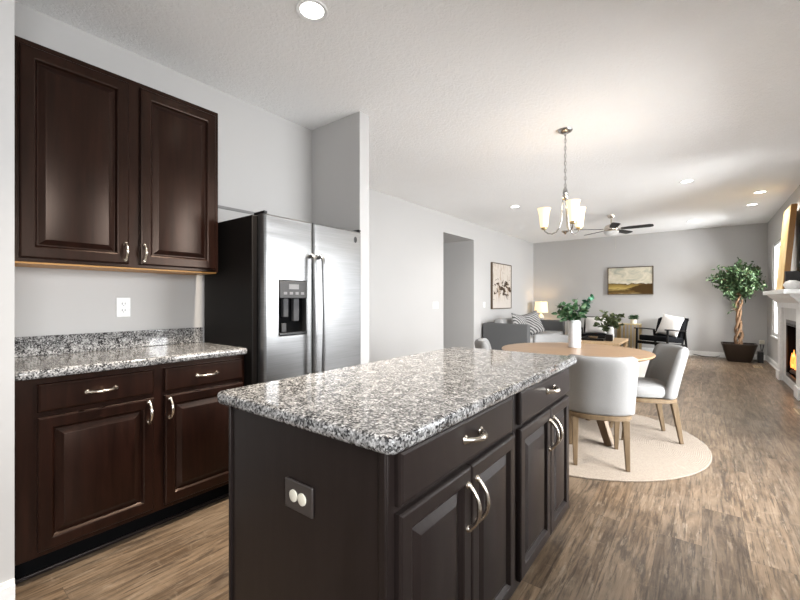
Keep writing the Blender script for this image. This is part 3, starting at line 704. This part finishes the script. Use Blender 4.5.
def pillow(w_, h_, th, n=14):
    m = MB(); loops = []
    vs = []; fs = []
    for s in (1, -1):
        for j in range(n+1):
            for i in range(n+1):
                u = -1+2*i/n; v_ = -1+2*j/n
                e = max(0, (1-abs(u)**2.5)*(1-abs(v_)**2.5))**.55
                pinch = 1 - .07*(1-abs(u)**2)*abs(v_)**3*0
                x = w_/2*u*(1-.06*(1-v_*v_)*abs(u)); z = h_/2*v_*(1-.06*(1-u*u)*abs(v_))
                vs.append((x, s*th/2*e, z))
    Wn = n+1; H = Wn*Wn
    for j in range(n):
        for i in range(n):
            a = j*Wn+i; fs.append((a, a+1, a+1+Wn, a+Wn)); fs.append((H+a, H+a+Wn, H+a+1+Wn, H+a+1))
    m.add(vs, fs)
    bm = bmesh.new(); me = bpy.data.meshes.new('tmp'); me.from_pydata(m.v, [], m.f); bm.from_mesh(me)
    bmesh.ops.remove_doubles(bm, verts=bm.verts, dist=1e-5)
    m.v = [tuple(v.co) for v in bm.verts]; bm.verts.index_update(); m.f = [tuple(q.index for q in f.verts) for f in bm.faces]; bm.free(); bpy.data.meshes.remove(me)
    return m
def place_pillow(name, mat_, loc, rot, size, label, group=None):
    o = pillow(*size).build(name, mat_, smooth=True, org=(0,0,0), angle=180); o.location = loc; o.rotation_euler = rot
    tag(o, label, 'pillow', group); return o
place_pillow('throw_pillow', M['knit'], (-3.00, 8.00, .69), (R(-14), R(8), R(72)), (.46, .46, .14), 'grey zigzag pillow on sofa nearest the near arm', 'sofa pillows')
place_pillow('throw_pillow', M['knit'], (-2.93, 8.55, .70), (R(-18), R(-14), R(60)), (.50, .50, .15), 'larger grey zigzag pillow on sofa, right of the other sofa pillow', 'sofa pillows')
# lamp on an end table
t_ = thing('end_table', 'small dark end table in the far corner beyond the sofa', 'table', (-3.36, 10.43, 0))
rbox(-3.58, -3.14, 10.2, 10.66, .57, .60).build('tabletop', M['black_wood'], t_, bevel=.004)
for x in (-3.56, -3.16):
    for y in (10.22, 10.64): rbox(x-.015, x+.015, y-.015, y+.015, 0, .57).build('leg', M['black_wood'], t_)
t_ = thing('table_lamp', 'lit table lamp with cream shade in the far left corner', 'lamp', (-3.33, 10.40, .601), world=False)
MB().lathe([(.07,0), (.075,.01), (.05,.03), (.03,.06), (.055,.10), (.075,.14), (.06,.19), (.025,.23), (.012,.26)], 24).build('base', M['ceramic'], t_, smooth=True)
MB().tube([(0,0,.25), (0,0,.30)], .008, 8).build('stem', M['nickel'], t_)
MB().lathe([(.172,.285), (.150,.565), (.147,.565), (.169,.285)], 32, caps=False).build('lamp_shade', M['lamp_shade'], t_, smooth=True)
MB().lathe([(.012,.565), (.014,.58), (.004,.592)], 12).build('finial', M['nickel'], t_, smooth=True)
MB().tube([(-.148,0,.563), (0,0,.563), (.148,0,.563)], .003, 6).build('spider', M['nickel'], t_)
L = bpy.data.lights.new('bulb', 'POINT'); L.energy = 3; L.color = (1,.80,.55); L.shadow_soft_size = .05
lo = bpy.data.objects.new('bulb', L); COL.objects.link(lo); lo.parent = t_; lo.location = (0,0,.43)
# coffee table
t_ = thing('coffee_table', 'low light oak coffee table behind the dining table', 'table', (-1.6, 8.7, RZ))
rbox(-2.0, -1.2, 8.1, 9.3, .375, .42).build('tabletop', M['lightwood'], t_, bevel=.005)
rbox(-1.94, -1.26, 8.16, 9.24, .10, .13).build('shelf', M['lightwood'], t_, bevel=.004)
for x in (-1.95, -1.25):
    for y in (8.15, 9.25): rbox(x-.03, x+.03, y-.03, y+.03, RZ, .375).build('leg', M['lightwood'], t_, bevel=.004)
t_ = thing('short_vase', 'shorter white vase on the coffee table behind the black candle box', 'vase', (-1.44, 8.72, .4205), world=False)
MB().lathe([(.055,0), (.062,.01), (.068,.12), (.062,.22), (.050,.26), (.044,.262), (.044,.2)], 30).build('body', M['ceramic'], t_, smooth=True)
t_ = thing('eucalyptus_bunch', 'olive green leafy bunch in the shorter vase on the coffee table', 'plant', (-1.44, 8.72, .62), world=False)
bouquet('b2', t_, (0,0,0), [rf(-.25,.02,.22), rf(-.18,-.08,.30), rf(-.10,.05,.34), rf(.0,-.08,.28), rf(.08,.06,.26), rf(.17,-.04,.30), rf(.25,.04,.25), rf(-.24,.06,.10), rf(.24,0,.12), rf(-.16,-.1,.02)], M['leaf_olive'], .085, .058, 12, random.Random(11))
t_ = thing('serving_tray', 'low black tray on the coffee table', 'tray', (-1.70, 8.62, .4205))
rbox(-1.92, -1.50, 8.36, 8.92, .4205, .430).build('base', M['black_wood'], t_)
b = MB().box(-1.92, -1.905, 8.36, 8.92, .430, .465); b.box(-1.515, -1.50, 8.36, 8.92, .430, .465); b.box(-1.905, -1.515, 8.36, 8.375, .430, .465); b.box(-1.905, -1.515, 8.905, 8.92, .430, .465)
b.build('rim', M['black_wood'], t_)
t_ = thing('small_bowl', 'small brown wooden bowl lying in the black tray', 'bowl', (-1.72, 8.56, .4305), world=False)
MB().lathe([(.03,0), (.06,.012), (.085,.04), (.088,.055), (.082,.055), (.055,.018), (.01,.012)], 28).build('body', M['tableleg'], t_, smooth=True)
o = rbox(-1.475, -1.36, 8.42, 8.53, .4205, .545).build('candle_box', M['black_wood'], bevel=.006, org=(-1.42, 8.475, .4205)); tag(o, 'black cube candle holder on the coffee table in front of the short vase', 'candle holder')
# armchairs (face +Y locally)
def make_armchair(label):
    t_ = thing('armchair', label, 'chair', (0,0,0), group='black armchairs by the far wall', world=False)
    for s in (-1, 1):
        x = s*.325
        MB().bar((x, .33, 0), (x, .30, .585), .03, .035).build('leg', M['black_wood'], t_, bevel=.004)
        MB().bar((x, -.36, 0), (x, -.27, .56), .03, .035).build('leg', M['black_wood'], t_, bevel=.004)
        MB().loft([[(x-.03, .36, .585), (x+.03, .36, .585), (x+.03, .36, .610), (x-.03, .36, .610)], [(x-.025, .1, .575), (x+.025, .1, .575), (x+.025, .1, .597), (x-.025, .1, .597)], [(x-.02, -.30, .535), (x+.02, -.30, .535), (x+.02, -.30, .56), (x-.02, -.30, .56)]]).build('armrest', M['black_wood'], t_, bevel=.004)
        MB().bar((x, .31, .30), (x, -.31, .24), .025, .025, .05, .05).build('side_rail', M['black_wood'], t_, bevel=.003)
        MB().bar((s*.28, -.25, .24), (s*.28, -.46, .80), .03, .025).build('back_post', M['black_wood'], t_, bevel=.004)
    MB().box(-.31, .31, .285, .315, .27, .33).build('front_rail', M['black_wood'], t_, bevel=.003)
    MB().bar((-.30, -.455, .79), (.30, -.455, .79), .03, .03, .06, .06).build('top_rail', M['black_wood'], t_, bevel=.008)
    m = MB().box(-.295, .295, -.28, .30, 0, .12); m.xf(Matrix.Translation((0,0,.315)) @ Matrix.Rotation(R(5), 4, 'X')); m.build('seat_cushion', M['black_cloth'], t_, bevel=.03, seg=3)
    m = MB().box(-.285, .285, -.05, .05, 0, .44); m.xf(Matrix.Translation((0,-.245,.385)) @ Matrix.Rotation(R(20), 4, 'X')); m.build('back_cushion', M['black_cloth'], t_, bevel=.03, seg=3)
    return t_
ac = make_armchair('black wooden armchair with pale pillow, partly hidden behind the leafy vases')
ac.location = (-1.92, 9.70, .001); ac.rotation_euler = (0,0,R(180))
dup(ac, (-.70, 10.12, .001), R(152), 'black wooden armchair with white pillow, right of the gold side table')
o = place_pillow('throw_pillow', M['pillow_white'], (0,0,0), (0,0,0), (.46,.40,.13), 'pale pillow on the armchair behind the leafy vases', 'armchair pillows')
def on_chair(o, cloc, rz, lx, ly, lz, tilt, roll):
    Mx = Matrix.Translation(cloc) @ Matrix.Rotation(rz, 4, 'Z') @ Matrix.Translation((lx, ly, lz)) @ Matrix.Rotation(tilt, 4, 'X') @ Matrix.Rotation(roll, 4, 'Y')
    o.location = Mx.translation; o.rotation_euler = Mx.to_euler()
on_chair(o, (-1.92,9.70,.001), R(180), 0, -.135, .635, R(20), R(2))
o = place_pillow('throw_pillow', M['pillow_white'], (0,0,0), (0,0,0), (.46,.46,.14), 'white pillow on the armchair right of the gold side table', 'armchair pillows')
on_chair(o, (-.70,10.12,0), R(152), -.11, -.13, .665, R(20), R(-9))
# gold side table
t_ = thing('side_table', 'gold side table with thin vertical bars between the two armchairs', 'table', (-1.33, 10.38, 0))
gx0, gx1, gy0, gy1 = -1.55, -1.10, 10.18, 10.58
rbox(gx0, gx1, gy0, gy1, .65, .67).build('tabletop', M['gold_top'], t_, bevel=.003)
b = MB(); b.box(gx0, gx1, gy0, gy0+.02, 0, .02); b.box(gx0, gx1, gy1-.02, gy1, 0, .02); b.box(gx0, gx0+.02, gy0+.02, gy1-.02, 0, .02); b.box(gx1-.02, gx1, gy0+.02, gy1-.02, 0, .02); b.build('base_frame', M['gold'], t_)
for k in range(7):
    x = gx0+.01 + k*(gx1-gx0-.02)/6
    for y in (gy0+.01, gy1-.01): rbox(x-.008, x+.008, y-.008, y+.008, .02, .65).build('bar', M['gold'], t_)
for k in range(1, 6):
    y = gy0+.01 + k*(gy1-gy0-.02)/6
    for x in (gx0+.01, gx1-.01): rbox(x-.008, x+.008, y-.008, y+.008, .02, .65).build('bar', M['gold'], t_)
t_ = thing('small_potted_plant', 'small green plant in cream pot on the gold side table', 'plant', (-1.24, 10.36, .6705), world=False)
MB().lathe([(.05,0), (.062,.01), (.068,.10), (.060,.10), (.055,.06)], 24).build('pot', M['cream'], t_, smooth=True)
lf = MB(); rn = random.Random(4)
for k in range(150):
    a = rn.uniform(0, 6.28); r_ = rn.uniform(0, .10); p = Vector((r_*math.cos(a)*.6, r_*math.sin(a)*.6, .09+rn.uniform(0, .07)))
    leaf(lf, p, Vector((math.cos(a), math.sin(a), rn.uniform(.2,1.5))), .075, .022, roll=rn.uniform(-1,1))
lf.build('foliage', M['leaf'], t_)
# potted ficus
t_ = thing('potted_tree', 'indoor ficus tree with braided trunk in dark tapered pot by the far right corner', 'tree', (.575, 10.25, 0), world=False)
def sq(h, z, k=.05): return [(x*h, y*h, z) for x, y in superpath(1, .92, 32, p=7)]
MB().loft([sq(.165, .0005), sq(.19, .03), sq(.262, .31), sq(.272, .33), sq(.272, .355), sq(.250, .355), sq(.240, .31)]).build('pot', M['pot'], t_, smooth=True, angle=35)
MB().loft([sq(.236, .31), sq(.236, .318)]).build('soil', M['soil'], t_)
for k in range(3):
    pts = []; rr = []
    for i in range(25):
        u = i/24; a = 2*math.pi*(k/3 + u*1.6); rad = .040 + .014*math.sin(u*9)
        pts.append((rad*math.cos(a), rad*math.sin(a), .312 + u*1.05)); rr.append(.027 - .009*u)
    MB().tube(pts, rr, 10).build('trunk', M['trunk'], t_, smooth=True)
br_ = MB(); lf = MB(); rn = random.Random(21)
CC = Vector((-.02, -.02, 1.62))
for k in range(58):
    while True:
        q = Vector((rn.uniform(-1,1), rn.uniform(-1,1), rn.uniform(-1,1)))
        if .25 < q.length < 1: break
    e = CC + Vector((q.x*.47, q.y*.36, q.z*.41))
    if q.z < -.35: e.x *= .75
    b0 = Vector((rn.uniform(-.04,.04), rn.uniform(-.04,.04), 1.30)); mid = b0*.5 + e*.5 + Vector((0,0,.12))
    P = lambda u: b0*(1-u)**2 + mid*2*u*(1-u) + e*u*u
    br_.tube([P(i/6) for i in range(7)], [.010-.001*i for i in range(7)], 5)
    for j in range(62):
        u = rn.uniform(.35, 1.02); p = P(u) + Vector((rn.gauss(0,.045), rn.gauss(0,.035), rn.gauss(0,.04)))
        d = Vector((rn.uniform(-1,1), rn.uniform(-1,1), rn.uniform(-1.1,.35)))
        if p.y > .40: p.y = .40
        if p.x > .37: p.x = .37
        leaf(lf, p, d, rn.uniform(.06,.10), rn.uniform(.026,.042), roll=rn.uniform(-1.5,1.5))
for k in range(14):   # low sprig on the trunk
    leaf(lf, Vector((-.11+rn.uniform(-.05,.05), -.06+rn.uniform(-.04,.04), 1.05+rn.uniform(-.09,.09))), Vector((rn.uniform(-1,1), rn.uniform(-1,1), rn.uniform(-1,.3))), .07, .03, roll=rn.uniform(-1,1))
br_.tube([(-.03,-.03,.98), (-.08,-.05,1.03), (-.12,-.07,1.06)], .006, 5)
br_.build('branches', M['trunk'], t_, smooth=True); lf.build('foliage', M['ficus'], t_)
o = rbox(.855, .935, 10.2, 10.42, .001, .21).build('floor_speaker', M['black_gloss'], bevel=.006, org=(.895, 10.31, .001)); tag(o, 'small black box on the floor between tree pot and right wall', 'box')
# plug-in by the corner
t_ = thing('plug_in_adapter', 'small cream plug-in box on far wall beside the tree pot', 'plug', (.955, YB, .33))
rbox(.915, .995, YB-.05, YB-.0005, .32, .40).build('body', M['cream'], t_, bevel=.006)
m = MB().tube([(.93, YB-.03, .32), (.945, YB-.03, .20), (.955, YB-.035, .03)], .006, 6); m.tube([(.985, YB-.03, .32), (.965, YB-.03, .20), (.955, YB-.035, .03)], .006, 6); m.build('cord', M['cable'], t_)
m = MB().tube([(-.15, 10.70, .03), (.0, 10.66, .008), (.12, 10.62, .008), (.22, 10.66, .008), (.30, 10.69, .03)], .007, 6)
o = m.build('power_cable', M['cable'], smooth=True, org=(.05, 10.66, 0)); tag(o, 'thin black cable lying along the far baseboard left of tree pot', 'cable')
def floor_vent(x, y, lx, ly, label):
    t_ = thing('floor_vent', label, 'vent', (x, y, 0), group='floor vents')
    rbox(x-lx/2, x+lx/2, y-ly/2, y+ly/2, .0005, .005).build('plate', M['vent'], t_, bevel=.002)
    b = MB()
    for k in range(8):
        yy = y-ly/2+.02 + k*(ly-.04)/7; b.box(x-lx/2+.015, x+lx/2-.015, yy-.004, yy+.004, .005, .0062)
    b.build('slots', M['soil'], t_)
floor_vent(.80, 9.60, .12, .30, 'tan floor vent below the window near the tree pot')
floor_vent(.865, 6.0, .12, .30, 'tan floor vent at the right edge in front of the fireplace')

# ------------------------------------------------------------------ fireplace
t_ = thing('fireplace', 'white fireplace with wooden mantel shelf and lit firebox on right wall', 'fireplace', (.96, 7.55, 0))
b = MB(); x0, x1 = .97, XR-.001
for (a, c, d, e) in ((6.72, 7.15, 0, 1.16), (7.95, 8.43, 0, 1.16), (7.15, 7.95, .93, 1.16), (7.15, 7.95, 0, .12)): b.box(x0, x1, a, c, d, e)
b.build('surround', M['tile'], t_)
for (a, c) in ((6.68, 6.94), (8.21, 8.45)):
    p = rbox(.935, .9695, a, c, .0005, 1.10).build('pilaster', M['white'], t_, bevel=.004)
    q = rbox(.915, .934, a-.015, c+.015, .0005, .14); q.build('plinth', M['white'], p, bevel=.004)
rbox(.925, .9695, 6.66, 8.47, 1.10, 1.17).build('frieze', M['white'], t_, bevel=.004)
b = MB()
for (o_x, z0, z1, dy) in ((.895, 1.17, 1.205, .03), (.865, 1.205, 1.24, .05), (.825, 1.24, 1.285, .075)):
    b.hexa([(o_x+.03, 6.66-dy+.03, z0), (XR-.002, 6.66-dy+.03, z0), (XR-.002, 8.47+dy-.03, z0), (o_x+.03, 8.47+dy-.03, z0), (o_x, 6.66-dy, z1), (XR-.002, 6.66-dy, z1), (XR-.002, 8.47+dy, z1), (o_x, 8.47+dy, z1)])
b.build('crown_molding', M['white'], t_)
rbox(.775, XR-.002, 6.56, 8.56, 1.285, 1.343).build('mantel_shelf', M['white'], t_, bevel=.005)
b = MB(); b.box(.985, 1.36, 7.15, 7.16, .12, .93); b.box(.985, 1.36, 7.94, 7.95, .12, .93); b.box(.985, 1.36, 7.16, 7.94, .12, .13); b.box(.985, 1.36, 7.16, 7.94, .92, .93); b.box(1.36, 1.37, 7.15, 7.95, .12, .93)
b.build('firebox', M['firebox'], t_)
b = MB()
for (a, c, d, e) in ((7.15, 7.18, .12, .93), (7.92, 7.95, .12, .93), (7.18, 7.92, .88, .93), (7.18, 7.92, .12, .17)): b.box(.968, .984, a, c, d, e)
for z in (.85, .865): b.box(.970, .976, 7.18, 7.92, z, z+.008)
b.build('firebox_trim', M['black_gloss'], t_)
for (ya, yb, z, x) in ((7.24, 7.88, .20, 1.03), (7.30, 7.80, .22, 1.16), (7.30, 7.86, .27, 1.075)):
    MB().tube([(x, ya, z), (x+.02, (ya+yb)/2, z+.01), (x, yb, z-.01)], [.04,.045,.035], 10).build('log', M['log'], t_, smooth=True)
rn = random.Random(2)
for k in range(11):
    y = 7.30 + .053*k; h_ = rn.uniform(.14,.36); x = 1.015 + rn.uniform(-.008,.06)
    lean = rn.uniform(-.03,.03)
    MB().tube([(x, y, .25), (x+.005, y+lean*.4, .25+h_*.35), (x, y+lean, .25+h_*.7), (x, y+lean*1.6, .25+h_)], [.016,.026,.013,.002], 8).build('flame', M['flame'], t_, smooth=True)
L = bpy.data.lights.new('fire_glow', 'POINT'); L.energy = .7; L.color = (1,.5,.2); L.shadow_soft_size = .1
lo = bpy.data.objects.new('fire_glow', L); COL.objects.link(lo); lo.parent = t_; lo.location = Vector((1.02, 7.55, .55)) - ORG
# mantel things
t = NT('golden_canvas'); v = t.mapped(); g = t.noise(t.mapped((1,2,1.2)), 3, 5, .6, .8)
t.color(t.ramp(g, [(.3, (.60,.38,.13)), (.5, (.74,.54,.25)), (.7, (.82,.68,.42))])); t.set(Roughness=.55); M['golden'] = t.m
M['golden_edge'] = plain('honey_wood_edge', (.30,.135,.02), .4)
t_ = thing('golden_picture', 'tall gold and cream picture leaning on the wall above the mantel', 'picture', (.88, 7.55, 1.344))
y0, y1 = 7.25, 7.85; zb, zt = 1.3445, 2.475; xb, xt = .850, .935; th = .058
def lean(d, y, u): return (xb + (xt-xb)*u + d, y, zb + (zt-zb)*u)
b = MB().hexa([lean(0,y0,0), lean(th,y0,0), lean(th,y1,0), lean(0,y1,0), lean(0,y0,1), lean(th,y0,1), lean(th,y1,1), lean(0,y1,1)]); b.build('frame', M['golden_edge'], t_, bevel=.003)
e_ = .012
b = MB().hexa([lean(-.003,y0+e_,.012), lean(-.0005,y0+e_,.012), lean(-.0005,y1-e_,.012), lean(-.003,y1-e_,.012), lean(-.003,y0+e_,.988), lean(-.0005,y0+e_,.988), lean(-.0005,y1-e_,.988), lean(-.003,y1-e_,.988)]); b.build('canvas', M['golden'], t_)
o = rbox(.84, 1.0, 6.92, 7.02, 1.344, 1.575).build('display_box', M['dark_grey'], bevel=.004, org=(.92, 6.97, 1.344)); tag(o, 'dark grey square box on the mantel beside the golden picture', 'box')
t_ = thing('round_vase', 'squat white round vase on the mantel in front of the dark box', 'vase', (.885, 6.80, 1.3435), world=False)
MB().lathe([(.035,0), (.065,.012), (.084,.045), (.084,.06), (.065,.092), (.035,.106), (.026,.11), (.022,.108)], 32).build('body', M['ceramic'], t_, smooth=True)
o = rbox(1.0, XR-.001, 6.3, 7.235, 1.62, 2.25).build('wall_screen', M['black_gloss'], bevel=.006, org=(XR, 6.8, 1.62)); tag(o, 'black panel on wall at right edge behind the golden picture', 'screen')
